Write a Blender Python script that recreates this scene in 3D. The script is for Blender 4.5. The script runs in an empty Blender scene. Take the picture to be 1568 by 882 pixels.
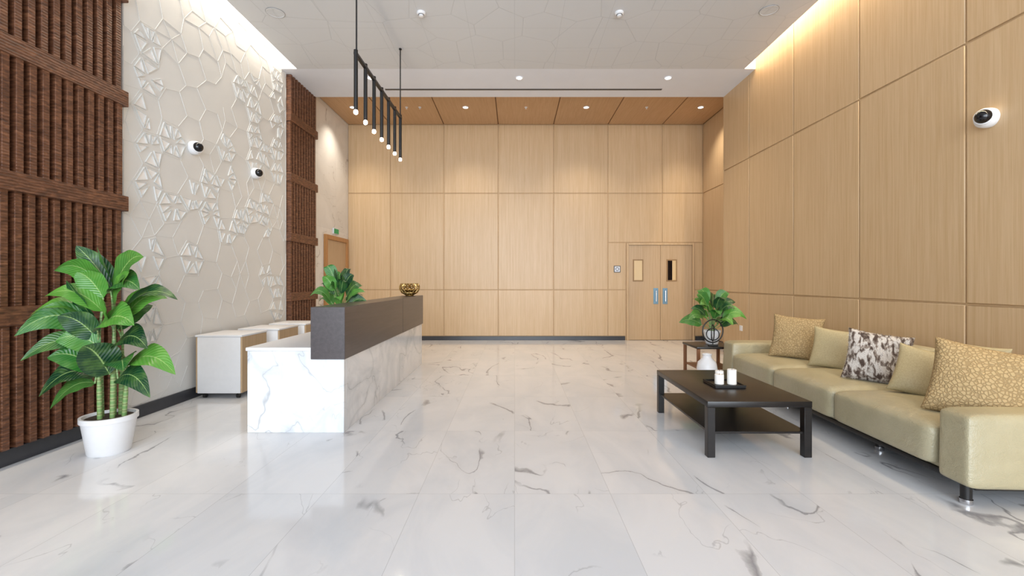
import bpy, bmesh, math, random
from mathutils import Vector, Matrix, Euler
random.seed(7)
scene = bpy.context.scene
PI = math.pi

def lin(h, a=1.0):
    h = h.lstrip('#')
    out = []
    for i in (0, 2, 4):
        c = int(h[i:i+2], 16) / 255
        out.append(c/12.92 if c <= 0.04045 else ((c+0.055)/1.055)**2.4)
    return (out[0], out[1], out[2], a)

# ---------------------------------------------------------------- materials
class M:
    def __init__(s, name, rough=0.5, col=None, metal=0.0, spec=0.5):
        s.m = bpy.data.materials.new(name); s.m.use_nodes = True
        s.n = s.m.node_tree.nodes; s.l = s.m.node_tree.links
        s.b = s.n['Principled BSDF']
        s.b.inputs['Roughness'].default_value = rough
        s.b.inputs['Metallic'].default_value = metal
        s.b.inputs['Specular IOR Level'].default_value = spec
        if col: s.b.inputs['Base Color'].default_value = lin(col) if isinstance(col, str) else col
    def node(s, t, **kw):
        nd = s.n.new(t)
        for k, v in kw.items(): setattr(nd, k, v)
        return nd
    def link(s, a, b): s.l.new(a, b)
    def math(s, op, a, b=None, c=None, clamp=False):
        nd = s.node('ShaderNodeMath', operation=op); nd.use_clamp = clamp
        for i, v in enumerate((a, b, c)):
            if v is None: continue
            if isinstance(v, (int, float)): nd.inputs[i].default_value = v
            else: s.link(v, nd.inputs[i])
        return nd.outputs[0]
    def coord(s, scale=(1, 1, 1), rot=(0, 0, 0), src=None):
        if src is None:
            tc = s.node('ShaderNodeTexCoord'); src = tc.outputs['Object']
        mp = s.node('ShaderNodeMapping'); s.link(src, mp.inputs['Vector'])
        mp.inputs['Scale'].default_value = scale; mp.inputs['Rotation'].default_value = rot
        return mp.outputs[0]
    def noise(s, vec, scale=5, detail=3, rough=0.5, dist=0.0):
        nd = s.node('ShaderNodeTexNoise'); s.link(vec, nd.inputs['Vector'])
        nd.inputs['Scale'].default_value = scale; nd.inputs['Detail'].default_value = detail
        nd.inputs['Roughness'].default_value = rough; nd.inputs['Distortion'].default_value = dist
        return nd.outputs['Fac']
    def ramp(s, fac, stops, interp='LINEAR'):
        r = s.node('ShaderNodeValToRGB'); s.link(fac, r.inputs[0]); cr = r.color_ramp
        cr.interpolation = interp
        while len(cr.elements) < len(stops): cr.elements.new(0.5)
        for e, (p, c) in zip(cr.elements, stops):
            e.position = p; e.color = lin(c) if isinstance(c, str) else (c if isinstance(c, tuple) else (c, c, c, 1))
        return r.outputs[0]
    def mix(s, fac, a, b, mode='MIX'):
        nd = s.node('ShaderNodeMix', data_type='RGBA', blend_type=mode)
        for i, v in ((0, fac), (6, a), (7, b)):
            if isinstance(v, (int, float)): nd.inputs[i].default_value = v
            elif isinstance(v, str): nd.inputs[i].default_value = lin(v)
            elif isinstance(v, tuple): nd.inputs[i].default_value = v
            else: s.link(v, nd.inputs[i])
        return nd.outputs[2]
    def base(s, c): s.link(c, s.b.inputs['Base Color'])
    def bump(s, h, strength=0.3, dist=0.01):
        nd = s.node('ShaderNodeBump'); nd.inputs['Strength'].default_value = strength
        nd.inputs['Distance'].default_value = dist
        s.link(h, nd.inputs['Height']); s.link(nd.outputs[0], s.b.inputs['Normal'])

def plain(name, col, rough=0.5, metal=0.0, nscale=20, amt=0.04, bump=0.0, spec=0.5):
    m = M(name, rough, col, metal, spec)
    v = m.coord(); n = m.noise(v, nscale, 3)
    c = lin(col)
    d = tuple(max(0, x*(1-amt*2)) for x in c[:3]) + (1,)
    u = tuple(min(1, x*(1+amt)) for x in c[:3]) + (1,)
    m.base(m.ramp(n, [(0.3, d), (0.7, u)]))
    if bump: m.bump(n, bump, 0.005)
    return m.m

def wood(name, c1, c2, rough=0.4, sc=(40, 40, 1.2), var=0.06, bump=0.05):
    m = M(name, rough)
    v = m.coord(sc); n = m.noise(v, 1.0, 5, 0.6, 0.3)
    v2 = m.coord(tuple(x*4 for x in sc)); n2 = m.noise(v2, 1.0, 2)
    f = m.math('ADD', m.math('MULTIPLY', n, 0.7), m.math('MULTIPLY', n2, 0.3))
    c = m.ramp(f, [(0.36, c2), (0.62, c1)])
    g = m.node('ShaderNodeNewGeometry')
    val = m.math('ADD', m.math('MULTIPLY', g.outputs['Random Per Island'], var), 1 - var/2)
    hs = m.node('ShaderNodeHueSaturation'); m.link(c, hs.inputs['Color']); m.link(val, hs.inputs['Value'])
    m.base(hs.outputs[0])
    m.bump(f, bump, 0.004)
    return m.m

def emis(name, col, s):
    m = M(name, 0.5, col)
    m.b.inputs['Emission Color'].default_value = lin(col)
    m.b.inputs['Emission Strength'].default_value = s
    return m.m

def marble(name, tiles=None, base1='#e6e5e4', base2='#d6d6d8', vein='#8d8c8e', s1=0.9, rough=0.12, axes='XY', dens=0.52, fine=0.35, rot=0.6, wid=0.07, vs=0.8, hal=0.1):
    m = M(name, rough)
    tc = m.node('ShaderNodeTexCoord'); pos = tc.outputs['Object']
    src = pos; grout = None
    if tiles:
        sep = m.node('ShaderNodeSeparateXYZ'); m.link(pos, sep.inputs[0])
        a = sep.outputs[axes[0] == 'Y' and 1 or 0]; b = sep.outputs[{'X': 0, 'Y': 1, 'Z': 2}[axes[1]]]
        fa = m.math('DIVIDE', a, tiles[0]); fb = m.math('DIVIDE', m.math('ADD', b, tiles[2]), tiles[1])
        ia = m.math('FLOOR', fa); ib = m.math('FLOOR', fb)
        cmb = m.node('ShaderNodeCombineXYZ'); m.link(ia, cmb.inputs[0]); m.link(ib, cmb.inputs[1])
        wn = m.node('ShaderNodeTexWhiteNoise', noise_dimensions='2D'); m.link(cmb.outputs[0], wn.inputs['Vector'])
        sc = m.node('ShaderNodeVectorMath', operation='SCALE'); m.link(wn.outputs['Color'], sc.inputs[0]); sc.inputs['Scale'].default_value = 40
        ad = m.node('ShaderNodeVectorMath', operation='ADD'); m.link(pos, ad.inputs[0]); m.link(sc.outputs[0], ad.inputs[1])
        src = ad.outputs[0]
        ea = m.math('MULTIPLY', m.math('PINGPONG', fa, 0.5), tiles[0]); eb = m.math('MULTIPLY', m.math('PINGPONG', fb, 0.5), tiles[1])
        grout = m.math('LESS_THAN', m.math('MINIMUM', ea, eb), 0.0014)
    v = m.coord((1.0, 0.55, 0.8), (0.3, 0.2, rot), src)
    n = m.noise(v, s1, 4, 0.42, 0.7)
    jag = m.noise(v, 14, 4, 0.6)
    n = m.math('ADD', n, m.math('MULTIPLY', m.math('SUBTRACT', jag, 0.5), 0.022))
    msk = m.noise(m.coord((1, 1, 1), (0, 0, 1.0), src), 1.6, 2, 0.5)
    mk = m.ramp(msk, [(dens, 0.0), (dens+0.06, 1.0)])
    d = m.math('ABSOLUTE', m.math('SUBTRACT', n, 0.5))
    wn2 = m.noise(v, 3.0, 3)
    w = m.math('ADD', m.math('MULTIPLY', m.math('POWER', wn2, 4.0), wid), 0.0012)
    ve = m.math('SUBTRACT', 1.0, m.math('DIVIDE', d, w), clamp=True)
    ve = m.math('MULTIPLY', m.math('POWER', ve, 0.6), mk)
    halo = m.math('SUBTRACT', 1.0, m.math('DIVIDE', d, 0.035), clamp=True)
    halo = m.math('MULTIPLY', m.math('MULTIPLY', halo, mk), hal)
    n2 = m.math('ADD', m.noise(v, s1*2.0, 4, 0.45, 0.6), m.math('MULTIPLY', m.math('SUBTRACT', jag, 0.5), 0.03))
    d2 = m.math('ABSOLUTE', m.math('SUBTRACT', n2, 0.47))
    ve2 = m.math('SUBTRACT', 1.0, m.math('DIVIDE', d2, 0.004), clamp=True)
    msk2 = m.ramp(m.noise(src, 1.9, 2), [(0.48, 0.0), (0.56, 1.0)])
    ve2 = m.math('MULTIPLY', m.math('MULTIPLY', ve2, msk2), fine)
    cl = m.noise(v, 1.6 if tiles else 3.0, 5, 0.6, 1.0)
    c = m.ramp(cl, [(0.35, base2), (0.6, base1)])
    c = m.mix(m.math('MAXIMUM', m.math('MAXIMUM', m.math('MULTIPLY', ve, vs), ve2), halo), c, vein)
    if grout is not None: c = m.mix(m.math('MULTIPLY', grout, 0.5), c, '#9c9c9e')
    m.base(c)
    return m.m

MAT_OAK = wood('oak_panel', '#ceb18c', '#c1a179', 0.38, (45, 45, 1.0), 0.05)
MAT_OAKGAP = plain('oak_gap', '#c2a27a', 0.5)
MAT_OAKCEIL = wood('oak_ceiling_panel', '#c49e76', '#b89066', 0.4, (40, 1.5, 40), 0.05)
MAT_BROWNGAP = plain('brown_gap', '#6b4726', 0.6)
MAT_OAKTRIM = wood('oak_door_frame', '#b98650', '#a97643', 0.4, (40, 40, 1.5), 0.03)
MAT_DOOR = wood('door_oak', '#c4a887', '#b89b77', 0.42, (50, 50, 1.2), 0.03)
_m = M('walnut_slat', 0.5)
_f = _m.noise(_m.coord((14, 14, 55)), 1.0, 4, 0.6, 0.4)
_m.base(_m.ramp(_f, [(0.3, '#45291a'), (0.5, '#66402b'), (0.72, '#8b5d41')]))
_w = _m.node('ShaderNodeTexWave', bands_direction='Z'); _m.link(_m.coord(), _w.inputs['Vector']); _w.inputs['Scale'].default_value = 14; _w.inputs['Distortion'].default_value = 0.6
_m.bump(_m.math('ADD', _f, _m.math('MULTIPLY', _w.outputs['Fac'], 0.8)), 0.6, 0.006)
MAT_WALNUT = _m.m
MAT_DARKBACK = plain('slat_backing', '#0f0b0a', 0.9)
MAT_FLOOR = marble('floor_marble', (0.6, 1.2, -4.05+4.8), '#dfdfe1', '#d4d6da', '#848489', 0.95, 0.09, dens=0.48, fine=0.4, wid=0.09, vs=0.85, hal=0.07)
MAT_MARBLE = marble('desk_marble', None, '#e6e7e9', '#cdd1d6', '#92969c', 1.7, 0.12, dens=0.32, fine=0.4, rot=0.9, wid=0.045, vs=0.6, hal=0.2)
MAT_WALLMARBLE = marble('wall_marble', (1.2, 2.4, 0.0), '#e6e4e1', '#dcdad7', '#9e958e', 1.2, 0.2, axes='YZ', fine=0.5)
MAT_WHITE = plain('white_paint', '#e0e3eb', 0.6, nscale=3, amt=0.01)
MAT_BASE = plain('baseboard_dark', '#36373c', 0.35)
MAT_BLACK = plain('black_metal', '#161516', 0.4)
MAT_BLACKBROWN = wood('black_brown_wood', '#1d1918', '#151212', 0.33, (3, 40, 40), 0.03)
MAT_CHARC = wood('charcoal_laminate', '#4d4647', '#413b3c', 0.3, (30, 1.0, 30), 0.0)
MAT_CHROME = M('chrome', 0.15, '#c9c9cc', 1.0).m
m = M('olive_leather', 0.33)
n = m.noise(m.coord(), 2.5, 4, 0.6); m.base(m.ramp(n, [(0.3, '#a0977a'), (0.7, '#aea58a')]))
vv = m.node('ShaderNodeTexVoronoi'); m.link(m.coord(), vv.inputs['Vector']); vv.inputs['Scale'].default_value = 160
nb = m.noise(m.coord((1, 1, 1.6)), 7, 4, 0.6, 0.8)
m.bump(m.math('ADD', m.math('MULTIPLY', vv.outputs['Distance'], 0.12), nb), 0.5, 0.02)
MAT_LEATHER = m.m
m = M('gold_pattern_fabric', 0.7)
vv = m.node('ShaderNodeTexVoronoi', feature='DISTANCE_TO_EDGE'); m.link(m.coord((1, 1, 1)), vv.inputs['Vector']); vv.inputs['Scale'].default_value = 44
e = m.ramp(vv.outputs['Distance'], [(0.04, 0.0), (0.16, 1.0)])
m.base(m.mix(e, '#8f7852', '#ab936a')); m.bump(e, 0.6, 0.006)
MAT_GOLDFAB = m.m
m = M('olive_fabric', 0.55); n = m.noise(m.coord(), 120, 2); m.base(m.ramp(n, [(0.3, '#9c8f6c'), (0.7, '#ac9f7d')])); m.bump(m.noise(m.coord(), 9, 3), 0.35, 0.012)
MAT_OLIVEFAB = m.m
m = M('snow_leopard_fur', 0.9)
n = m.noise(m.coord((1.2, 1.2, 0.55)), 26, 2, 0.5, 0.5); n2 = m.noise(m.coord((70, 70, 25)), 4, 3)
f = m.math('ADD', m.math('MULTIPLY', n, 0.85), m.math('MULTIPLY', n2, 0.15))
m.base(m.ramp(f, [(0.39, '#574740'), (0.46, '#94867c'), (0.53, '#dfd9d4')])); m.bump(n2, 0.9, 0.01)
MAT_FUR = m.m
MAT_POT = plain('white_plastic_pot', '#e4e4e6', 0.35, amt=0.01)
MAT_SOIL = plain('soil', '#3a2c20', 0.9, nscale=60, amt=0.3)
m = M('leaf_green', 0.32)
uv = m.node('ShaderNodeUVMap'); sep = m.node('ShaderNodeSeparateXYZ'); m.link(uv.outputs[0], sep.inputs[0])
t = m.math('ABSOLUTE', m.math('SUBTRACT', sep.outputs[1], 0.5))
mid = m.ramp(t, [(0.008, 1.0), (0.028, 0.0)])
ph = m.math('SINE', m.math('SUBTRACT', m.math('MULTIPLY', sep.outputs[0], 85), m.math('MULTIPLY', t, 42)))
lat = m.ramp(ph, [(0.86, 0.0), (0.99, 1.0)])
g = m.node('ShaderNodeNewGeometry')
c = m.ramp(g.outputs['Random Per Island'], [(0.0, '#0a2c1e'), (0.3, '#144526'), (0.5, '#2f7029'), (0.75, '#5f9c3c'), (1.0, '#0e3b2a')])
mot = m.noise(m.coord(), 14, 3)
c = m.mix(m.ramp(mot, [(0.45, 0.0), (0.75, 0.3)]), c, '#7ba547')
c = m.mix(m.math('MULTIPLY', lat, 0.14), c, '#95bf68'); c = m.mix(m.math('MULTIPLY', mid, 0.65), c, '#a5c377')
m.base(c); m.bump(m.math('ADD', ph, 0), 0.3, 0.003)
MAT_LEAF = m.m
m = M('cane_stem', 0.5)
w = m.node('ShaderNodeTexWave', bands_direction='Z'); m.link(m.coord(), w.inputs['Vector']); w.inputs['Scale'].default_value = 6; w.inputs['Distortion'].default_value = 0.5
m.base(m.ramp(w.outputs['Fac'], [(0.0, '#6f7f4c'), (0.2, '#99ab74'), (0.9, '#6d9355')]))
MAT_STEM = m.m
MAT_LAMP = emis('lamp_glow', '#fff0d8', 14)
MAT_CAND = plain('white_wax', '#f3f0ea', 0.5, amt=0.01)
MAT_GOLD = M('gold_metal', 0.3, '#b79a63', 1.0).m
MAT_DECOR = plain('decor_panel_paint', '#dbdbd9', 0.45, nscale=3, amt=0.01)
def relief(name, axes, base, line, scs, wid, strength, rough):
    m = M(name, rough)
    tc = m.node('ShaderNodeTexCoord'); sp = m.node('ShaderNodeSeparateXYZ'); m.link(tc.outputs['Object'], sp.inputs[0])
    cb = m.node('ShaderNodeCombineXYZ'); m.link(sp.outputs[axes[0]], cb.inputs[0]); m.link(sp.outputs[axes[1]], cb.inputs[1])
    hs = None
    for sc_, off, rnd in scs:
        mp = m.node('ShaderNodeMapping'); m.link(cb.outputs[0], mp.inputs[0]); mp.inputs['Location'].default_value = (off, off, 0)
        v1 = m.node('ShaderNodeTexVoronoi', feature='DISTANCE_TO_EDGE', voronoi_dimensions='2D'); m.link(mp.outputs[0], v1.inputs['Vector']); v1.inputs['Scale'].default_value = sc_
        v1.inputs['Randomness'].default_value = rnd
        h = m.ramp(v1.outputs['Distance'], [(wid*sc_*0.4, 0.0), (wid*sc_, 1.0)])
        hs = h if hs is None else m.math('MULTIPLY', hs, h)
    jx = m.math('PINGPONG', sp.outputs[axes[0]], 0.3); jy = m.math('PINGPONG', sp.outputs[axes[1]], 0.3)
    hj = m.math('GREATER_THAN', m.math('MINIMUM', jx, jy), 0.003)
    hs = m.math('MULTIPLY', hs, hj)
    m.base(m.mix(hs, line, base)); m.bump(hs, strength, 0.006)
    return m.m
MAT_CEIL = relief('ceiling_texture', (0, 1), '#d0d1d3', '#c3c4c6', ((1.7, 0.0, 0.7),), 0.006, 0.3, 0.65)
MAT_MIRROR = M('decor_inlay', 0.2, '#f4f4f4', 0.1).m
MAT_GREEN = emis('exit_green', '#1f8a50', 0.2)
MAT_GLASSBLK = M('black_glass', 0.05, '#101014').m
MAT_AMBER = M('vision_glass', 0.15, '#dcc195').m
MAT_BLUE = M('blue_film', 0.35, '#7ea4bf', 0.3).m

# ---------------------------------------------------------------- mesh builder
class MB:
    def __init__(s): s.bm = bmesh.new(); s.uv = s.bm.loops.layers.uv.new('UVMap')
    def box(s, x0, x1, y0, y1, z0, z1, bevel=0, seg=2):
        r = bmesh.ops.create_cube(s.bm, size=1); vs = r['verts']
        for v in vs:
            v.co = Vector(((x0+x1)/2+v.co.x*(x1-x0), (y0+y1)/2+v.co.y*(y1-y0), (z0+z1)/2+v.co.z*(z1-z0)))
        if bevel:
            es = list({e for v in vs for e in v.link_edges})
            bmesh.ops.bevel(s.bm, geom=es, offset=bevel, segments=seg, profile=0.5, affect='EDGES')
        return s
    def prism(s, pts, axis, a0, a1):
        def mk(p, a):
            if axis == 'X': return Vector((a, p[0], p[1]))
            if axis == 'Y': return Vector((p[0], a, p[1]))
            return Vector((p[0], p[1], a))
        A = [s.bm.verts.new(mk(p, a0)) for p in pts]; B = [s.bm.verts.new(mk(p, a1)) for p in pts]
        n = len(pts)
        s.bm.faces.new(A); s.bm.faces.new(B[::-1])
        for i in range(n): s.bm.faces.new((A[i], B[i], B[(i+1) % n], A[(i+1) % n]))
        return s
    def tube(s, path, radii, seg=12, cap=True):
        path = [Vector(p) for p in path]
        if isinstance(radii, (int, float)): radii = [radii]*len(path)
        rings = []; prev = None
        for i, p in enumerate(path):
            t = (path[min(i+1, len(path)-1)] - path[max(i-1, 0)]).normalized()
            if prev is None:
                a = Vector((1, 0, 0)) if abs(t.x) < 0.9 else Vector((0, 1, 0))
                n = t.cross(a).normalized()
            else:
                n = (prev - t*prev.dot(t)).normalized()
            prev = n; b = t.cross(n)
            rings.append([s.bm.verts.new(p + (n*math.cos(2*PI*k/seg) + b*math.sin(2*PI*k/seg))*radii[i]) for k in range(seg)])
        for i in range(len(rings)-1):
            for k in range(seg):
                s.bm.faces.new((rings[i][k], rings[i][(k+1) % seg], rings[i+1][(k+1) % seg], rings[i+1][k]))
        if cap:
            s.bm.faces.new(rings[0][::-1]); s.bm.faces.new(rings[-1])
        return s
    def lathe(s, prof, c=(0, 0, 0), seg=32):
        rings = []
        for r, z in prof:
            rings.append([s.bm.verts.new((c[0]+r*math.cos(2*PI*k/seg), c[1]+r*math.sin(2*PI*k/seg), c[2]+z)) for k in range(seg)])
        for i in range(len(rings)-1):
            for k in range(seg):
                s.bm.faces.new((rings[i][k], rings[i][(k+1) % seg], rings[i+1][(k+1) % seg], rings[i+1][k]))
        s.bm.faces.new(rings[0][::-1]); s.bm.faces.new(rings[-1])
        return s
    def torus(s, c, R, r, rot, seg=36, rs=8):
        E = rot.to_matrix(); rings = []
        for i in range(seg):
            a = 2*PI*i/seg
            ring = []
            for k in range(rs):
                b = 2*PI*k/rs
                ring.append(s.bm.verts.new(Vector(c) + E @ Vector(((R+r*math.cos(b))*math.cos(a), (R+r*math.cos(b))*math.sin(a), r*math.sin(b)))))
            rings.append(ring)
        for i in range(seg):
            for k in range(rs):
                s.bm.faces.new((rings[i][k], rings[(i+1) % seg][k], rings[(i+1) % seg][(k+1) % rs], rings[i][(k+1) % rs]))
        return s
    def sphere(s, c, r, seg=20, sc=(1, 1, 1)):
        rr = bmesh.ops.create_uvsphere(s.bm, u_segments=seg, v_segments=seg//2, radius=r)
        for v in rr['verts']: v.co = Vector((v.co.x*sc[0]+c[0], v.co.y*sc[1]+c[1], v.co.z*sc[2]+c[2]))
        return s
    def cushion(s, x0, x1, y0, y1, z0, z1, r=0.05, puff=0.02, cuts=11, ax=2, pf=None):
        rr = bmesh.ops.create_cube(s.bm, size=2)
        vs0 = rr['verts']; es = list({e for v in vs0 for e in v.link_edges})
        old = set(s.bm.verts) - set(vs0)
        bmesh.ops.subdivide_edges(s.bm, edges=es, cuts=cuts, use_grid_fill=True)
        h = Vector(((x1-x0)/2, (y1-y0)/2, (z1-z0)/2)); c = Vector(((x0+x1)/2, (y0+y1)/2, (z0+z1)/2))
        for v in s.bm.verts:
            if v in old: continue
            q = v.co.copy()
            q = Vector([math.copysign(abs(a)**0.75, a) for a in q])
            p = Vector((q.x*h.x, q.y*h.y, q.z*h.z))
            inn = Vector([max(-(h[i]-r), min(h[i]-r, p[i])) for i in range(3)])
            d = p - inn
            if d.length > 1e-6: p = inn + d.normalized()*r
            o = [i for i in range(3) if i != ax]
            k = (1-q[o[0]]**2)*(1-q[o[1]]**2)
            if abs(p[ax]) > 0: p[ax] += puff*math.sqrt(max(k, 0))*(1 if q[ax] > 0 else (0 if pf is None else -pf))*abs(q[ax])
            v.co = p + c
        return s
    def leaf(s, base, tip, W, droop=0.15, fold=0.25, up=(0, -0.7, 0.7)):
        base = Vector(base); tip = Vector(tip); d = tip-base; L = d.length; t = d.normalized()
        u = Vector(up); u = (u - t*u.dot(t))
        if u.length < 1e-3: u = Vector((1, 0, 0))
        u.normalize(); side = t.cross(u).normalized()
        NS, NT = 14, 6; grid = []
        ph = random.random()*6
        for i in range(NS+1):
            f = i/NS
            w = W*0.5*(math.sin(PI*min(1, f**0.72))**0.75 if 0 < f < 1 else 0.0) + 0.001
            cen = base + d*f + Vector((0, 0, 1))*(droop*L*(4*f*(1-f)) ) - Vector((0, 0, 1))*droop*L*0.5*f*f
            row = []
            for j in range(NT+1):
                q = j/NT*2-1
                p = cen + side*(w*q) + u*(abs(q)*w*fold + 0.07*w*math.sin(f*16+ph+q)*abs(q) - 0.25*w*q*q*fold)
                row.append(s.bm.verts.new(p))
            grid.append(row)
        for i in range(NS):
            for j in range(NT):
                fc = s.bm.faces.new((grid[i][j], grid[i+1][j], grid[i+1][j+1], grid[i][j+1]))
                uvs = [(i/NS, j/NT), ((i+1)/NS, j/NT), ((i+1)/NS, (j+1)/NT), (i/NS, (j+1)/NT)]
                for lp, w_ in zip(fc.loops, uvs): lp[s.uv].uv = w_
        return s
    def done(s, name, mat, parent=None, smooth=True, loc=None, rot=None, subsurf=0, angle=38, noflip=False):
        if not noflip: bmesh.ops.recalc_face_normals(s.bm, faces=s.bm.faces)
        for f in s.bm.faces: f.smooth = smooth
        if smooth:
            for e in s.bm.edges:
                if len(e.link_faces) == 2 and e.calc_face_angle(0) > math.radians(angle): e.smooth = False
        me = bpy.data.meshes.new(name); s.bm.to_mesh(me); s.bm.free()
        me.materials.append(mat)
        o = bpy.data.objects.new(name, me); scene.collection.objects.link(o)
        if parent: o.parent = parent
        if loc: o.location = loc
        if rot: o.rotation_euler = rot
        if subsurf:
            sm = o.modifiers.new('sub', 'SUBSURF'); sm.levels = subsurf; sm.render_levels = subsurf
        return o

def root(name, loc=(0, 0, 0), rot=(0, 0, 0)):
    o = bpy.data.objects.new(name, None); scene.collection.objects.link(o)
    o.location = loc; o.rotation_euler = rot; o.empty_display_size = 0.1
    return o

# ---------------------------------------------------------------- room shell
XL, XR, XR2, YB, YF = -3.77, 3.785, 4.26, 10.3, -3.0
YN = 8.24; ZC = 4.67; ZT = 5.15; ZW = 4.88; PD = 0.014
MB().box(XL-0.2, XR2+0.2, YF-0.2, YB+0.2, -0.1, 0).done('floor', MAT_FLOOR, smooth=False)
MB().box(XL-0.2, XR2+0.2, YB+PD, YB+0.2, 0, ZT).done('wall_back', MAT_OAKGAP, smooth=False)
MB().box(XL-0.2, XL, YF-0.2, YB+0.2, 0, ZT).done('wall_left', MAT_WALLMARBLE, smooth=False)
MB().box(XR+PD, XR2+0.2, YF-0.2, YN, 0, ZT).done('wall_right', MAT_OAKGAP, smooth=False)
MB().box(XR2+PD, XR2+0.2, YN, YB+0.2, 0, ZT).done('wall_right_recess', MAT_OAKGAP, smooth=False)

def panels(name, rects, mk, gap=0.009, mat=MAT_OAK):
    mb = MB()
    for (a0, a1, z0, z1) in rects:
        if a1-a0 < 0.05 or z1-z0 < 0.05: continue
        mk(mb, a0+gap, a1-gap, z0+gap, z1-gap)
    return mb.done(name, mat)
def cut(rects, hole):
    out = []
    h0, h1, g0, g1 = hole
    for (a0, a1, z0, z1) in rects:
        if a1 <= h0 or a0 >= h1 or z1 <= g0 or z0 >= g1: out.append((a0, a1, z0, z1)); continue
        if g1 < z1:
            out.append((a0, a1, g1, z1)); zt = g1
        else: zt = z1
        if a0 < h0: out.append((a0, h0, z0, zt))
        if a1 > h1: out.append((h1, a1, z0, zt))
    return out
cols = [XL, -2.81, -1.60, -0.37, 0.88, 2.11, 3.34, XR2]; rows = [0.09, 1.14, 3.325, ZW]
rects = [(cols[i], cols[i+1], rows[j], rows[j+1]) for i in range(7) for j in range(3)]
rects = cut(rects, (2.52, 4.07, 0, 2.21))
panels('wall_back_panelling', rects, lambda mb, a, b, c, d: mb.box(a, b, YB, YB+0.03, c, d, 0.004, 1))
cy = [-3.0, -0.9, 0.28, 1.46, 2.64, 3.82, 5.0, 6.18, 7.35, YN]; rows = [0.09, 1.14, 3.325, ZT]
panels('wall_right_panelling', [(cy[i], cy[i+1], rows[j], rows[j+1]) for i in range(9) for j in range(3)],
       lambda mb, a, b, c, d: mb.box(XR, XR+0.03, a, b, c, d, 0.004, 1))
panels('wall_recess_panelling', [(a, b, c, d) for a, b in ((YN, 9.1), (9.1, YB)) for c, d in ((0.09, 1.14), (1.14, 3.325), (3.325, ZW))],
       lambda mb, a, b, c, d: mb.box(XR2, XR2+0.03, a, b, c, d, 0.004, 1))
MB().box(XR, XR2+0.05, YN-0.002, YN+0.012, 0, ZT).done('wall_right_return', MAT_OAK)
# baseboards
MB().box(XL, 2.50, YB-0.01, YB+0.03, 0, 0.09, 0.003, 1).done('baseboard_back', MAT_BASE)
MB().box(4.09, XR2, YB-0.01, YB+0.03, 0, 0.09, 0.003, 1).done('baseboard_back_corner', MAT_BASE)
MB().box(XR-0.008, XR+0.03, YF, YN, 0, 0.09, 0.003, 1).done('baseboard_right', MAT_BASE)
MB().box(XR2-0.01, XR2+0.03, YN, YB, 0, 0.09, 0.003, 1).done('baseboard_recess', MAT_BASE)
MB().box(-3.70, -3.655, YF, 8.3, 0, 0.12, 0.003, 1).done('baseboard_left', MAT_BASE)
# ceilings
MB().box(-3.42, 3.61, YF, 7.15, ZC, ZC+0.06).done('ceiling', MAT_CEIL, smooth=False)
MB().box(XL, XR2+0.1, 7.15, YN, ZC, ZT).done('ceiling_soffit', MAT_WHITE, smooth=False)
MB().box(XL-0.2, XR2+0.2, YF-0.2, 7.15, ZT, ZT+0.1).done('ceiling_cove', MAT_WHITE, smooth=False)
MB().box(XL-0.2, XR2+0.2, YN, YB+0.2, ZW+0.012, ZT+0.1).done('ceiling_rear', MAT_BROWNGAP, smooth=False)
panels('ceiling_wood', [(a, b, YN, YB) for a, b in zip([XL, -2.81, -1.60, -0.37, 0.88, 2.11, 3.34], [-2.81, -1.60, -0.37, 0.88, 2.11, 3.34, XR2])],
       lambda mb, a, b, c, d: mb.box(a, b, c, d, ZW, ZW+0.03, 0.003, 1), mat=MAT_OAKCEIL, gap=0.009)
MB().box(-3.42, -3.40, YF, 7.15, ZC+0.06, ZC+0.12).done('trim_1', MAT_WHITE)
MB().box(3.59, 3.61, YF, 7.15, ZC+0.06, ZC+0.12).done('trim_2', MAT_WHITE)
mb = MB()
for x in (-3.77, -1.9, 0, 1.9, 3.75): mb.box(x-0.04, x+0.04, YF-0.1, YF, 0, ZT, 0.005, 1)
for z in (0.05, 2.6, ZC-0.05): mb.box(XL, XR, YF-0.1, YF, z-0.05, z+0.05, 0.005, 1)
mb.done('window_1', MAT_BASE)
MB().box(-2.25, 2.56, 7.89, 7.94, ZC-0.006, ZC+0.01, 0.002, 1).done('air_diffuser', MAT_BASE)

# ---------------- carved feature panel: jittered hexagon lattice of ribs, with star inlays
Y0, Y1, Y2 = 4.26, 7.31, 8.30
DX = -3.67
MB().box(XL, DX, Y0, Y1, 0.0, ZT).done('wall_left_panel', MAT_DECOR, smooth=False)
stars = [(4.44, 3.06), (4.52, 2.67), (4.42, 3.50), (4.4, 3.88), (6.35, 4.25), (6.86, 4.40), (6.95, 3.95), (6.45, 3.86), (6.5, 3.5),
         (6.4, 2.99), (5.77, 3.01), (5.14, 2.38), (5.45, 2.12), (5.85, 1.98), (6.3, 2.33), (5.16, 1.56),
         (4.65, .95), (6.95, 1.2), (6.9, 2.1), (4.6, 1.5), (4.62, 2.3), (7.05, 2.9), (7.05, 3.45), (6.2, 4.05), (6.7, 3.2), (6.6, 4.1), (7.1, 4.2), (4.5, 1.2),
         (6.9, 0.9), (5.6, 2.6), (5.9, 2.7), (5.5, 2.35), (6.6, 1.5), (6.9, 3.7), (6.1, 2.1), (5.0, 2.2), (4.75, 2.95), (6.7, 2.6)]
HR = 0.205
jit = {}
def hv(x, y):
    k = (int(round(x*100)), int(round(y*100)))
    for dx in (-1, 0, 1):
        for dy in (-1, 0, 1):
            if (k[0]+dx, k[1]+dy) in jit: return jit[(k[0]+dx, k[1]+dy)]
    rr = random.Random(k[0]*7919+k[1])
    jit[k] = Vector((x+rr.uniform(-.035, .035), y+rr.uniform(-.035, .035)))
    return jit[k]
def clampv(p): return Vector((max(Y0+0.01, min(Y1-0.01, p.x)), max(0.13, min(4.95, p.y))))
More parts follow.
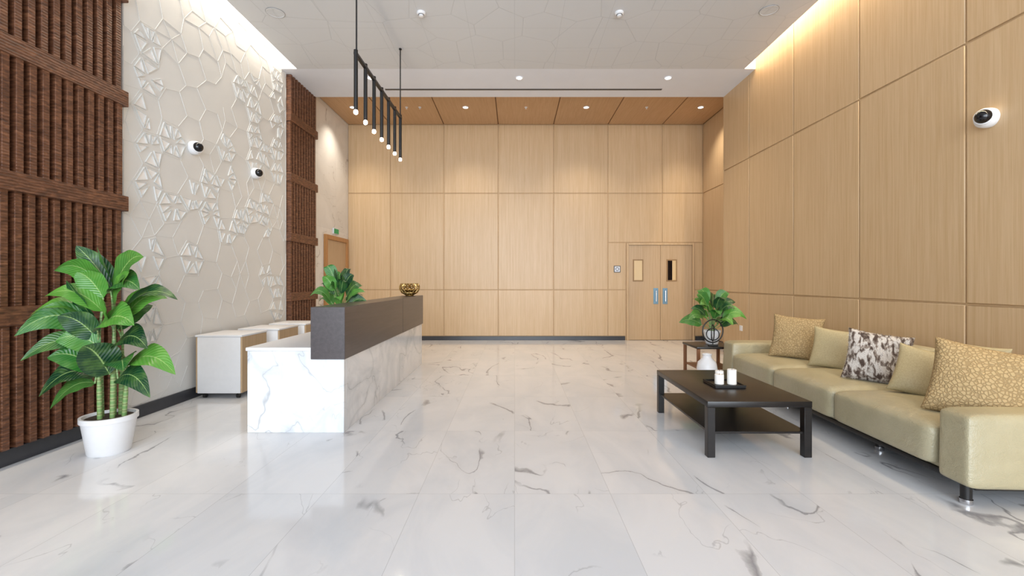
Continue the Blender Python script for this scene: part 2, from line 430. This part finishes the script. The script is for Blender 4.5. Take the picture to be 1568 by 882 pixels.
ribs = MB(); inl = MB(); fr = MB()
def rib(a, b, w=0.003, h=0.004):
    a, b = clampv(a), clampv(b)
    d = b-a
    if d.length < 0.02: return
    n = Vector((-d.y, d.x)).normalized()*w
    ribs.prism([(a.x+n.x, a.y+n.y), (b.x+n.x, b.y+n.y), (b.x-n.x, b.y-n.y), (a.x-n.x, a.y-n.y)], 'X', DX, DX+h)
seen = set()
ncol = int((Y1-Y0)/(1.5*HR))+2; nrow = int(5/(math.sqrt(3)*HR))+2
cells = {}
for ci in range(ncol):
    for ri in range(nrow):
        cells[(ci, ri)] = (Y0 + ci*1.5*HR, ri*math.sqrt(3)*HR + (ci % 2)*math.sqrt(3)/2*HR)
starcells = set()
for s_ in stars:
    ok = [k for k, v in cells.items() if Y0+0.1 < v[0] < Y1-0.1]
    starcells.add(min(ok, key=lambda k: (cells[k][0]-s_[0])**2+(cells[k][1]-s_[1])**2))
for (ci, ri), (cx, cz) in cells.items():
        V = []
        for k in range(6):
            V.append(hv(cx+HR*math.cos(k*PI/3), cz+HR*math.sin(k*PI/3)))
        rr = random.Random(ci*101+ri*7)
        C = Vector((cx+rr.uniform(-.03, .03), cz+rr.uniform(-.03, .03)))
        for k in range(6):
            a, b = V[k], V[(k+1) % 6]
            key = tuple(sorted([(round(a.x, 3), round(a.y, 3)), (round(b.x, 3), round(b.y, 3))]))
            if key in seen: continue
            seen.add(key)
            if rr.random() < 0.9: rib(a, b)
        if (ci, ri) in starcells:
            for k in range(6):
                A, B = V[k], V[(k+1) % 6]
                tris = [[C+(A-C)*0.1+(B-C)*0.1, C+(A-C)*0.9, C+(B-C)*0.9]]
                if rr.random() < 0.35:
                    Mi = (A+B)/2
                    tris = [[C+(A-C)*0.15, C+(A-C)*0.9, C+(Mi-C)*0.88], [C+(B-C)*0.15, C+(Mi-C)*0.88, C+(B-C)*0.9]]
                for P in tris:
                    if rr.random() < 0.18: continue
                    if min(p.x for p in P) < Y0+0.02 or max(p.x for p in P) > Y1-0.02: continue
                    cc = (P[0]+P[1]+P[2])/3
                    O = [cc+(p-cc)*0.88 for p in P]; I = [cc+(p-cc)*0.72 for p in P]
                    inl.prism([(p.x, p.y) for p in I], 'X', DX, DX+0.002)
                    for q in range(3):
                        fr.prism([(p.x, p.y) for p in (O[q], O[(q+1) % 3], I[(q+1) % 3], I[q])], 'X', DX, DX+0.012)
        elif rr.random() < 0.30:
            s0 = rr.choice([0, 1])
            for k in range(s0, 6, rr.choice([1, 2, 2])): rib(C, V[k], 0.002, 0.003)
ribs.done('trim_5', MAT_DECOR, smooth=False)
inl.done('trim_3', MAT_MIRROR, smooth=False)
fr.done('trim_4', MAT_DECOR, smooth=False)

def slats(name, ya, yb, pitch):
    r = root(name)
    MB().box(XL, XL+0.012, ya, yb, 0.12, ZT).done('backing', MAT_DARKBACK, r, smooth=False)
    mb = MB()
    zs = [0.13, 1.02, 1.99, 2.96, 3.93, 4.90]
    n = int(round((yb-ya)/pitch))
    p = (yb-ya)/n
    for j in range(5):
        dx = 0.0 if j % 2 else 0.012
        for i in range(n):
            a = ya+i*p
            mb.box(XL+0.012, DX+0.055+dx, a+0.005, a+p*0.60, zs[j]+0.0, zs[j+1], 0.003, 1)
    for z in zs[1:]:
        mb.box(XL+0.012, DX+0.078, ya-0.015, yb+0.02, z-0.01, z+0.13, 0.005, 1)
    mb.done('slats', MAT_WALNUT, r)
    return r
slats('wooden_slat_screen', 0.3, 4.22, 0.093)
slats('wooden_slat_screen', Y1+0.02, Y2, 0.1)

# doors
r = root('door_1', (0, YB, 0))
fx0, fx1, fz = 2.53, 4.06, 2.20
MB().box(fx0, fx0+0.045, -0.03, PD, 0, fz, 0.003, 1).box(fx1-0.045, fx1, -0.03, PD, 0, fz, 0.003, 1).box(fx0+0.045, fx1-0.045, -0.03, PD, fz-0.045, fz, 0.003, 1).done('frame', MAT_OAK, r)
mid = (fx0+fx1)/2
MB().box(fx0+0.05, mid-0.003, -0.012, PD, 0.01, fz-0.05, 0.003, 1).box(mid+0.003, fx1-0.05, -0.012, PD, 0.01, fz-0.05, 0.003, 1).done('leaves', MAT_DOOR, r)
MB().box(2.67, 2.91, -0.02, -0.008, 1.33, 1.83, 0.003, 1).box(3.43, 3.67, -0.02, -0.008, 1.33, 1.83, 0.003, 1).done('vision_frames', plain('brown_frame', '#9a7a54'), r)
MB().box(2.70, 2.88, -0.023, -0.018, 1.36, 1.80).box(3.56, 3.64, -0.023, -0.018, 1.36, 1.80).done('vision_glass', MAT_AMBER, r)
MB().box(3.46, 3.56, -0.023, -0.018, 1.36, 1.80).done('vision_glass_dark', MAT_GLASSBLK, r)
MB().box(mid-0.16, mid-0.05, -0.02, -0.01, 0.82, 1.18, 0.004, 1).box(mid+0.05, mid+0.16, -0.02, -0.01, 0.82, 1.18, 0.004, 1).done('plates', MAT_BLUE, r)
mb = MB()
for sx in (-0.105, 0.105):
    mb.tube([(mid+sx, -0.02, 0.88), (mid+sx, -0.06, 0.88), (mid+sx, -0.06, 1.12), (mid+sx, -0.02, 1.12)], 0.011, 8)
mb.done('handles', MAT_CHROME, r)
r = root('door_2', (XL, 0, 0))
dy0, dy1, dz = 8.98, 10.2, 2.27
MB().box(0, 0.05, dy0, dy0+0.09, 0, dz, 0.004, 1).box(0, 0.05, dy1-0.09, dy1, 0, dz, 0.004, 1).box(0, 0.05, dy0+0.09, dy1-0.09, dz-0.09, dz, 0.004, 1).done('frame', MAT_OAKTRIM, r)
MB().box(0, 0.018, dy0+0.09, dy1-0.09, 0.0, dz-0.09, 0.003, 1).done('leaf', MAT_DOOR, r)
MB().tube([(0.018, 9.25, 1.0), (0.07, 9.25, 1.0), (0.07, 9.38, 1.0)], 0.011, 8).done('handle', MAT_CHROME, r)
r = root('exit_sign', (XL, 9.55, 2.38))
MB().box(0, 0.03, -0.13, 0.13, -0.06, 0.06, 0.004, 1).done('housing', MAT_WHITE, r)
MB().box(0.03, 0.034, -0.12, 0.12, -0.05, 0.05).done('face', MAT_GREEN, r)
r = root('fire_action_sign', (2.32, YB, 1.61))
MB().box(-0.075, 0.075, -0.012, 0, -0.075, 0.075, 0.003, 1).done('plate', MAT_BASE, r)
MB().box(-0.06, 0.06, -0.015, -0.011, -0.06, 0.06).done('face', MAT_WHITE, r)
MB().torus((0, -0.016, 0), 0.035, 0.006, Euler((PI/2, 0, 0)), 20, 6).done('symbol', MAT_BASE, r)
r = root('wall_socket', (XR, 7.6, 0.55))
MB().box(-0.01, 0, -0.045, 0.045, -0.045, 0.045, 0.003, 1).done('plate', MAT_POT, r)
MB().box(-0.012, -0.009, -0.012, 0.012, -0.02, 0.02, 0.001, 1).done('switch', MAT_WHITE, r)

# ---------------------------------------------------------------- ceiling fittings
def downlight(x, y, z, power, sz=1.9):
    r = root('recessed_downlight', (x, y, z))
    MB().torus((0, 0, -0.002), 0.055, 0.01, Euler((0, 0, 0)), 28, 8).done('rim', MAT_WHITE, r)
    MB().lathe([(0.05, 0.0), (0.045, -0.005), (0.02, -0.009)], seg=24).done('lens', MAT_LAMP, r)
    L = bpy.data.lights.new('bulb', 'SPOT'); L.energy = power; L.color = (1, 0.9, 0.75); L.spot_size = sz; L.spot_blend = 0.8; L.shadow_soft_size = 0.06
    o = bpy.data.objects.new('bulb', L); scene.collection.objects.link(o); o.parent = r; o.location = (0, 0, -0.03)
for x in (-2.36, 0.075, 2.515): downlight(x, 7.46, ZC, 70)
for x in (-3.3, -1.0, 1.46, 3.79): downlight(x, 9.27, ZW, 100)
for x, y in ((-1.16, 5.65), (1.3, 5.65)):
    r = root('smoke_detector', (x, y, ZC))
    MB().lathe([(0.055, 0), (0.055, -0.02), (0.045, -0.03), (0.03, -0.032), (0.03, -0.05), (0.015, -0.055)], seg=24).done('body', MAT_POT, r)
    MB().torus((0, 0, -0.031), 0.034, 0.004, Euler((0, 0, 0)), 20, 6).done('vent', MAT_BASE, r)
for x, y in ((-2.97, 5.65), (3.13, 5.6)):
    r = root('ceiling_speaker', (x, y, ZC))
    MB().lathe([(0.11, 0), (0.11, -0.006), (0.10, -0.01), (0.095, -0.006), (0.02, -0.006)], seg=32).done('grille', MAT_CEIL, r)
    MB().torus((0, 0, -0.004), 0.108, 0.004, Euler((0, 0, 0)), 32, 6).done('rim', plain('grey_rim', '#8a8a8a'), r)
for x in (-2.2, -1.93, 0.23, 2.69):
    r = root('sprinkler_head', (x, 9.27, ZW))
    MB().lathe([(0.03, 0), (0.03, -0.006), (0.012, -0.012), (0.008, -0.03), (0.02, -0.034), (0.01, -0.037)], seg=16).done('body', MAT_POT, r)

# chandelier
r = root('linear_pendant_light', (-1.64, 0, 0))
MB().box(-0.018, 0.018, 4.68, 6.56, 3.665, 3.70, 0.004, 1).done('bar', MAT_BLACK, r)
mb = MB()
for y in (4.72, 6.53): mb.tube([(0, y, 3.69), (0, y, ZC)], 0.0085, 8)
mb.done('rods', MAT_BLACK, r)
mb = MB(); mg = MB()
for k in range(7):
    y = 4.70+0.305*k
    mb.tube([(0, y, 3.72), (0, y, 3.10)], 0.021, 16)
    mg.lathe([(0.015, 3.10), (0.021, 3.09), (0.022, 3.075), (0.019, 3.062), (0.008, 3.056)], (0, y, 0), 16)
    L = bpy.data.lights.new('pendant_bulb', 'POINT'); L.energy = 3; L.color = (1, 0.85, 0.65); L.shadow_soft_size = 0.03
    o = bpy.data.objects.new('pendant_bulb', L); scene.collection.objects.link(o); o.parent = r; o.location = (0, y, 3.01)
mb.done('tubes', MAT_BLACK, r); mg.done('bulbs', MAT_LAMP, r)
mb = MB()
for y in (4.72, 6.53): mb.lathe([(0.02, ZC), (0.02, ZC-0.015), (0.01, ZC-0.02)], (0, y, 0), 20)
mb.done('canopies', MAT_BLACK, r)

# cctv
def cctv(x, y, z, sgn):
    r = root('dome_security_camera', (x, y, z), (0, sgn*PI/2, 0))
    MB().lathe([(0.075, 0), (0.078, 0.02), (0.075, 0.06), (0.062, 0.075), (0.02, 0.078)], seg=28).done('base', MAT_POT, r)
    MB().sphere((0, -0.03, 0.085), 0.055, 24).done('eye', MAT_GLASSBLK, r)
    MB().torus((0, -0.03, 0.085), 0.054, 0.009, Euler((0.5, 0, 0)), 24, 8).done('ring', MAT_POT, r)
cctv(DX+0.001, 5.18, 2.85, 1); cctv(DX+0.001, 6.40, 2.85, 1); cctv(XR-0.001, 3.62, 2.63, -1)

# ---------------------------------------------------------------- reception desk
r = root('reception_desk')
MB().box(-2.35, -1.50, 4.0, 4.06, 0, 0.72, 0.003, 1).box(-1.56, -1.50, 4.06, 7.36, 0, 0.72, 0.003, 1).box(-2.35, -1.56, 7.30, 7.36, 0, 0.72, 0.003, 1).done('marble_body', MAT_MARBLE, r)
MB().box(-2.36, -1.50, 3.99, 7.36, 0.72, 0.75, 0.003, 1).done('worktop', MAT_POT, r)
MB().box(-1.785, -1.485, 3.98, 6.05, 0.648, 1.106, 0.003, 1).box(-1.785, -1.485, 6.056, 7.38, 0.648, 1.106, 0.003, 1).done('raised_counter', MAT_CHARC, r)
MB().box(-1.80, -1.785, 4.1, 7.3, 0.76, 1.0, 0.003, 1).done('inner_panel', MAT_POT, r)
MB().box(-2.3, -1.6, 4.5, 4.53, 0.0, 0.72).box(-2.3, -1.6, 6.4, 6.43, 0, 0.72).done('supports', MAT_POT, r)

def pedestal(x, y):
    r = root('mobile_pedestal', (x, y, 0))
    MB().box(0, 0.49, 0, 0.52, 0.06, 0.70, 0.006, 2).done('carcass', MAT_POT, r)
    MB().box(0.49, 0.508, 0.004, 0.516, 0.065, 0.70, 0.003, 1).box(-0.018, 0, 0.004, 0.516, 0.065, 0.70, 0.003, 1).done('wood_sides', MAT_DOOR, r)
    MB().box(-0.022, 0.512, -0.006, 0.526, 0.70, 0.722, 0.004, 2).done('top', MAT_POT, r)
    mb = MB()
    for z in (0.28, 0.49): mb.box(0.01, 0.48, 0.519, 0.524, z-0.004, z+0.004)
    mb.done('drawer_lines', MAT_BASE, r)
    mb = MB()
    for a in (0.06, 0.44):
        for b in (0.05, 0.46):
            mb.tube([(a-0.015, b, 0.028), (a+0.015, b, 0.028)], 0.027, 14).tube([(a, b, 0.03), (a, b, 0.062)], 0.012, 8)
    mb.done('castors', MAT_BLACK, r)
pedestal(-3.60, 5.16); pedestal(-3.54, 5.86); pedestal(-3.52, 6.56)

# bowl
r = root('decorative_bowl', (-1.63, 7.06, 1.106))
mb = MB()
seg, lv = 16, 5
prof = [(0.06, 0.02), (0.12, 0.05), (0.15, 0.10), (0.15, 0.15), (0.13, 0.19)]
rg = [[mb.bm.verts.new((p[0]*math.cos(2*PI*(k+0.5*(i % 2))/seg), p[0]*math.sin(2*PI*(k+0.5*(i % 2))/seg), p[1])) for k in range(seg)] for i, p in enumerate(prof)]
for i in range(4):
    for k in range(seg):
        a, b = rg[i], rg[i+1]
        if i % 2 == 0:
            mb.bm.faces.new((a[k], a[(k+1) % seg], b[k])); mb.bm.faces.new((a[(k+1) % seg], b[(k+1) % seg], b[k]))
        else:
            mb.bm.faces.new((a[k], b[(k+1) % seg], b[k])); mb.bm.faces.new((a[k], a[(k+1) % seg], b[(k+1) % seg]))
o = mb.done('lattice', MAT_GOLD, r, smooth=False)
wm = o.modifiers.new('wire', 'WIREFRAME'); wm.thickness = 0.014
MB().lathe([(0.06, 0), (0.065, 0.01), (0.06, 0.025)], seg=24).done('foot', MAT_GOLD, r)
MB().lathe([(0.05, 0.03), (0.10, 0.055), (0.125, 0.10), (0.12, 0.10), (0.09, 0.06), (0.02, 0.04)], seg=24).done('inner_bowl', MAT_GOLD, r)

# ---------------------------------------------------------------- plants
def pot(r, R0, R1, H):
    MB().lathe([(R0*0.95, 0), (R0, 0.01), (R1*0.97, H*0.86), (R1*1.03, H*0.87), (R1*1.03, H), (R1*0.93, H), (R1*0.90, H*0.9), (0.01, H*0.9)], seg=40).done('pot', MAT_POT, r)
    MB().lathe([(R1*0.88, H*0.88), (R1*0.87, H*0.93), (0.01, H*0.95)], seg=24).done('soil', MAT_SOIL, r)
def bez(a, b, c, n=6):
    a, b, c = Vector(a), Vector(b), Vector(c)
    return [a*(1-t)**2 + b*2*t*(1-t) + c*t*t for t in [i/n for i in range(n+1)]]

random.seed(21)
r = root('potted_banana_plant', (-3.17, 3.56, 0))
pot(r, 0.135, 0.175, 0.29)
stems = [(-0.06, 0.0, 0.88), (0.0, 0.04, 1.2), (0.05, -0.03, 0.95), (0.09, 0.03, 0.62), (-0.02, -0.06, 0.72), (0.03, 0.07, 0.8)]
mb = MB()
for (x, y, z) in stems:
    mb.tube(bez((x, y, 0.26), (x*1.1, y, 0.26+(z-0.26)*0.5), (x*1.3, y*1.1, z)), [0.017]*4+[0.013]*2+[0.008], 10)
leaves = [ # base, tip, width, droop
 ((0.0, 0.03, 1.26), (-0.24, -0.02, 1.62), .15, .05), ((0.03, 0.0, 1.26), (0.31, -0.05, 1.56), .20, .2), ((-0.02, 0, 1.24), (-0.30, -0.13, 1.46), .18, .25),
 ((0.03, -0.02, 1.26), (0.32, -0.1, 1.30), .18, .2), ((0.0, 0.05, 1.28), (-0.05, -0.05, 1.60), .13, .0), ((-0.02, -0.03, 1.2), (-0.14, -0.12, 1.42), .17, .1),
 ((-0.10, -0.03, 1.0), (-0.36, -0.25, 1.13), .17, .3), ((-0.10, -0.04, 0.96), (-0.37, -0.34, 1.00), .18, .3), ((-0.09, -0.05, 0.84), (-0.37, -0.30, 0.80), .13, .2),
 ((-0.06, -0.06, 1.02), (-0.18, -0.16, 1.34), .13, .0), ((0.07, 0, 1.06), (0.52, 0.02, 1.24), .16, .2), ((0.06, 0.03, 1.0), (0.38, 0.1, 1.24), .16, .2),
 ((0.0, -0.1, 0.96), (0.32, -0.15, 1.04), .24, .25), ((0.07, -0.08, 0.62), (0.02, -0.24, 0.88), .22, .1), ((0.12, 0, 0.65), (0.54, -0.03, 0.66), .20, .25),
 ((0.11, -0.05, 0.58), (0.44, -0.15, 0.50), .15, .25), ((-0.06, -0.06, 0.60), (-0.28, -0.26, 0.54), .17, .3), ((-0.05, -0.07, 0.66), (-0.26, -0.22, 0.80), .18, .2),
 ((-0.04, -0.08, 0.55), (-0.26, -0.2, 0.42), .15, .25), ((0.0, -0.08, 0.82), (-0.22, -0.2, 0.92), .18, .2), ((0.08, -0.04, 0.82), (0.38, -0.1, 0.86), .19, .3),
 ((0.09, 0.0, 0.66), (0.28, -0.2, 0.70), .18, .2), ((0.02, 0.05, 0.95), (0.18, 0.2, 1.15), .15, .1), ((-0.03, -0.08, 0.9), (-0.16, -0.24, 1.1), .16, .1),
 ((0.03, -0.05, 1.0), (0.14, -0.2, 1.2), .15, .15), ((0.0, -0.06, 1.1), (-0.3, -0.2, 1.26), .16, .2), ((0.05, -0.02, 1.15), (0.24, -0.1, 1.42), .15, .1)]
ml = MB()
for i, (b, t_, w, dr) in enumerate(leaves):
    st = min(stems, key=lambda s_: (s_[0]*1.3-b[0])**2+(s_[1]-b[1])**2 + (0 if s_[2] < b[2]+0.02 else 9))
    p0 = (st[0]*1.3, st[1]*1.1, st[2]-0.02)
    mb.tube(bez(p0, ((p0[0]*0.8+b[0]*0.2), p0[1], (p0[2]+b[2])/2+0.05), b), [0.008]*4+[0.006]*3, 8)
    ml.leaf(b, t_, w*1.15, dr*0.9+random.uniform(0, 0.06), 0.25, (random.uniform(-0.6, 0.6), -0.8, random.uniform(0.0, 1.1)))
mb.done('stems', MAT_STEM, r); ml.done('leaves', MAT_LEAF, r, noflip=True, angle=80)

def smallplant(name, loc, sc, n, R, seed, pot_=(0.07, 0.09, 0.16), zr=(0.35, 0.8), W=0.14):
    random.seed(seed)
    r = root(name, loc)
    pot(r, *pot_)
    mb = MB(); ml = MB(); h = pot_[2]*0.9
    for i in range(n):
        a = i*2.4+random.random()*0.5; f = i/n
        z = zr[0]+(zr[1]-zr[0])*f
        rad = R*(1-0.5*f)*random.uniform(0.8, 1.1)
        b = Vector((0.3*rad*math.cos(a), 0.3*rad*math.sin(a), h+(z-h)*0.65))
        tip = Vector((rad*math.cos(a), rad*math.sin(a), z))
        mb.tube(bez((0.02*math.cos(a), 0.02*math.sin(a), h), (0.02*math.cos(a), 0.02*math.sin(a), b.z*0.8), b), [0.008]*4+[0.005]*3, 6)
        ml.leaf(b, tip, W*random.uniform(0.85, 1.15), random.uniform(0.15, 0.35), 0.25, (random.uniform(-.3, .3), -0.7, random.uniform(.3, .9)))
    mb.done('stems', MAT_STEM, r); ml.done('leaves', MAT_LEAF, r, noflip=True, angle=80)
smallplant('potted_plant', (-2.0, 5.2, 0.75), 1, 18, 0.33, 3, zr=(0.36, 0.80), W=0.13)
smallplant('potted_plant', (2.80, 6.46, 0.45), 1, 20, 0.46, 11, pot_=(0.085, 0.115, 0.19), zr=(0.28, 0.80), W=0.17)

# ---------------------------------------------------------------- side table, vase, ring
r = root('side_table', (2.74, 6.38, 0))
MB().box(-0.29, 0.25, -0.27, 0.27, 0.42, 0.45, 0.006, 2).done('top', MAT_BLACKBROWN, r)
mb = MB()
for a in (-0.26, 0.22):
    for b in (-0.24, 0.24): mb.box(a-0.02, a+0.02, b-0.02, b+0.02, 0, 0.42, 0.004, 1)
mb.box(-0.26, 0.22, -0.24, 0.24, 0.14, 0.16, 0.003, 1)
mb.done('frame', wood('mid_brown_wood', '#8a5c3c', '#744a2e', 0.4), r)
r = root('white_vase', (2.46, 5.82, 0))
MB().lathe([(0.06, 0), (0.08, 0.01), (0.10, 0.08), (0.12, 0.16), (0.125, 0.22), (0.11, 0.30), (0.06, 0.35), (0.05, 0.38), (0.06, 0.40), (0.05, 0.40), (0.04, 0.37), (0.03, 0.3)], seg=36).done('body', MAT_POT, r)
MB().torus((0, 0, 0.40), 0.055, 0.006, Euler((0, 0, 0)), 28, 8).done('lip', MAT_POT, r)
r = root('ring_sculpture', (2.70, 6.20, 0.45))
MB().box(-0.06, 0.06, -0.03, 0.03, 0, 0.02, 0.003, 1).tube([(0, 0, 0.02), (0, 0, 0.05)], 0.008, 8).done('base', MAT_BLACK, r)
MB().torus((0, 0, 0.205), 0.155, 0.009, Euler((PI/2, 0, 0.2)), 40, 8).torus((0, 0, 0.18), 0.11, 0.008, Euler((PI/2, 0, 1.0)), 36, 8).torus((0, 0, 0.16), 0.08, 0.007, Euler((PI/2, 0.4, -0.5)), 30, 8).done('rings', MAT_BLACK, r)

# ---------------------------------------------------------------- coffee table
r = root('coffee_table', (0, 0, 0))
x0, x1, y0, y1, H = 1.455, 2.245, 3.43, 4.66, 0.425
MB().box(x0, x1, y0, y1, H-0.045, H, 0.004, 2).done('top', MAT_BLACKBROWN, r)
mb = MB()
for a in (x0, x1-0.06):
    for b in (y0, y1-0.06): mb.box(a+0.001, a+0.059, b+0.001, b+0.059, 0, H-0.045, 0.003, 1)
mb.done('legs', MAT_BLACKBROWN, r)
MB().box(x0+0.02, x1-0.02, y0+0.02, y1-0.02, 0.175, 0.193, 0.003, 1).done('shelf', MAT_BLACKBROWN, r)
r = root('candle_tray', (1.83, 3.98, H))
MB().box(-0.13, 0.13, -0.13, 0.13, 0, 0.012, 0.003, 1).box(-0.13, -0.12, -0.13, 0.13, 0.012, 0.025).box(0.12, 0.13, -0.13, 0.13, 0.012, 0.025).box(-0.12, 0.12, -0.13, -0.12, 0.012, 0.025).box(-0.12, 0.12, 0.12, 0.13, 0.012, 0.025).done('tray', MAT_BLACK, r)
mb = MB(); mw = MB()
for (x, y, h, rr) in ((0.055, -0.03, 0.13, 0.038), (-0.05, -0.02, 0.085, 0.038), (-0.01, 0.065, 0.10, 0.036)):
    mb.lathe([(rr-0.003, 0.013), (rr, 0.016), (rr, h+0.01), (rr-0.004, h+0.013), (rr*0.5, h+0.008), (0.004, h+0.007)], (x, y, 0), 28)
    mw.tube([(x, y, h+0.005), (x+0.002, y, h+0.022)], 0.0015, 6)
mb.done('candles', MAT_CAND, r); mw.done('wicks', MAT_BLACK, r)

# ---------------------------------------------------------------- sofa
r = root('leather_sofa', (2.62, 2.60, 0), (0, 0, math.radians(-2.3)))
LN = 3.43
MB().box(0.04, 0.93, 0.03, LN-0.03, 0.12, 0.155, 0.006, 2).done('metal_frame', MAT_BLACK, r)
MB().box(0.05, 0.93, 0.10, LN-0.10, 0.155, 0.26, 0.015, 2).done('platform', MAT_LEATHER, r)
def arm(ya, yb, inner):
    mb = MB().cushion(-0.02, 0.94, ya, yb, 0.13, 0.55, 0.035, 0.006, 11)
    for v in mb.bm.verts:
        k = (v.co.z-0.13)/0.44
        v.co.y += inner*0.05*k
        if v.co.x < 0.3: v.co.x += 0.05*k
    return mb
arm(0.0, 0.22, 1).done('arm_near', MAT_LEATHER, r, subsurf=1, angle=180)
arm(LN-0.30, LN, 1).done('arm_far', MAT_LEATHER, r, subsurf=1, angle=180)
a0 = 0.26; w = (LN-0.30-a0)/3
for i in range(3):
    MB().cushion(-0.02, 0.80, a0+i*w+0.004, a0+(i+1)*w-0.004, 0.165, 0.425, 0.05, 0.035, 11).done('seat_cushion_%d' % (i+1), MAT_LEATHER, r, subsurf=1, angle=180)
    MB().cushion(0.76, 0.92, a0+i*w+0.004, a0+(i+1)*w-0.004, 0.40, 0.77, 0.055, 0.03, 11, ax=0, pf=1).done('back_cushion_%d' % (i+1), MAT_LEATHER, r, subsurf=1, angle=180)
MB().cushion(0.86, 0.97, 0.02, LN-0.02, 0.14, 0.70, 0.03, 0.0, 9).done('back_rest', MAT_LEATHER, r, subsurf=1, angle=180)
mb = MB(); mc = MB()
for (x, y) in ((0.08, 0.13), (0.22, 1.0), (0.22, 2.3), (0.08, 3.3), (0.88, 0.13), (0.88, 1.7), (0.88, 3.3)):
    mb.lathe([(0.028, 0.03), (0.028, 0.12)], (x, y, 0), 20)
    mc.lathe([(0.030, 0.0), (0.032, 0.005), (0.032, 0.03), (0.028, 0.032)], (x, y, 0), 20)
mb.done('legs', MAT_BLACK, r); mc.done('leg_feet', MAT_CHROME, r)

def pillow(x, y, z, S, T, yaw, lean, roll, mat, seed, fur=False):
    random.seed(seed)
    mb = MB(); N = 22; g = {}
    R = Matrix.Rotation(math.radians(roll), 3, 'Y')
    for side in (1, -1):
        for i in range(N+1):
            for j in range(N+1):
                u = i/N*2-1; v = j/N*2-1
                if side == -1 and (i in (0, N) or j in (0, N)): g[(side, i, j)] = g[(1, i, j)]; continue
                k = max(0, (1-u*u)*(1-v*v))
                px = u*(1-0.09*(1-v*v)*abs(u)**2); pz = v*(1-0.09*(1-u*u)*abs(v)**2)
                th = T*k**0.42
                th *= 1+0.10*math.sin(3.1*u+seed)*math.cos(2.7*v+seed*2)
                p = R @ Vector((px*S/2, -side*th/2, pz*S/2))
                g[(side, i, j)] = mb.bm.verts.new(p)
        for i in range(N):
            for j in range(N):
                q = [g[(side, i, j)], g[(side, i+1, j)], g[(side, i+1, j+1)], g[(side, i, j+1)]]
                mb.bm.faces.new(q if side == 1 else q[::-1])
    if fur:
        mb.bm.normal_update()
        fs = list(mb.bm.faces)
        data = [(f.calc_center_median(), f.normal.copy(), [v.co.copy() for v in f.verts]) for f in fs]
        for (c, n, vs) in data:
            for _ in range(9):
                p = c.lerp(random.choice(vs), random.random()*0.9)
                d = (n*0.6 + Vector((random.uniform(-.5, .5), 0, random.uniform(-0.9, -0.1)))).normalized()
                s_ = d.cross(Vector((random.uniform(-1, 1), random.uniform(-1, 1), random.uniform(-1, 1)))).normalized()*0.0013
                L = random.uniform(0.012, 0.024)
                a = mb.bm.verts.new(p-s_); b = mb.bm.verts.new(p+s_); t_ = mb.bm.verts.new(p+d*L)
                mb.bm.faces.new((a, b, t_))
        return mb.done('throw_pillow', mat, loc=(x, y, z), rot=(math.radians(lean), 0, math.radians(yaw)), angle=180, noflip=True)
    return mb.done('throw_pillow', mat, loc=(x, y, z), rot=(math.radians(lean), 0, math.radians(yaw)), subsurf=1, angle=180)
pillow(3.23, 5.22, 0.685, 0.53, 0.18, -36, -18, 5, MAT_GOLDFAB, 1)
pillow(3.30, 4.68, 0.63, 0.45, 0.16, -42, -18, 6, MAT_OLIVEFAB, 2)
pillow(3.21, 4.03, 0.655, 0.47, 0.17, -34, -20, 8, MAT_FUR, 3, True)
pillow(3.20, 3.54, 0.61, 0.42, 0.15, -36, -24, 14, MAT_OLIVEFAB, 4)
pillow(3.10, 3.02, 0.65, 0.56, 0.19, -34, -26, 12, MAT_GOLDFAB, 5)
pillow(3.38, 3.36, 0.68, 0.40, 0.12, -70, -12, 3, MAT_OLIVEFAB, 6)

# ---------------------------------------------------------------- lights
def area(name, loc, rot, sx, sy, e, col, spread=PI):
    L = bpy.data.lights.new(name, 'AREA'); L.shape = 'RECTANGLE'; L.size = sx; L.size_y = sy; L.energy = e; L.color = col; L.spread = spread
    o = bpy.data.objects.new(name, L); scene.collection.objects.link(o); o.location = loc; o.rotation_euler = rot
    return o
area('window_daylight', (0, YF+0.08, 2.4), (PI/2, 0, 0), 7.2, 4.3, 340, (0.84, 0.92, 1.0), math.radians(115))
area('cove_light_right', (3.70, 2.1, 5.10), (0, 0, 0), 0.05, 10.0, 240, (1, 0.81, 0.54))
area('cove_light_left', (-3.55, 2.1, 5.10), (0, 0, 0), 0.05, 10.0, 130, (1, 0.87, 0.69))

w = bpy.data.worlds.new('World'); scene.world = w; w.use_nodes = True
w.node_tree.nodes['Background'].inputs[0].default_value = (0.76, 0.88, 1.0, 1)
w.node_tree.nodes['Background'].inputs[1].default_value = 1.0

# ---------------------------------------------------------------- camera
cam = bpy.data.cameras.new('camera'); co = bpy.data.objects.new('camera', cam); scene.collection.objects.link(co)
co.location = (0, 0, 1.33); co.rotation_euler = (PI/2, 0, 0)
cam.sensor_width = 36; cam.lens = 16; cam.shift_x = -4/1568; cam.shift_y = -10/1568
cam.clip_start = 0.05
scene.camera = co
scene.view_settings.view_transform = 'Standard'
scene.view_settings.exposure = 0.07
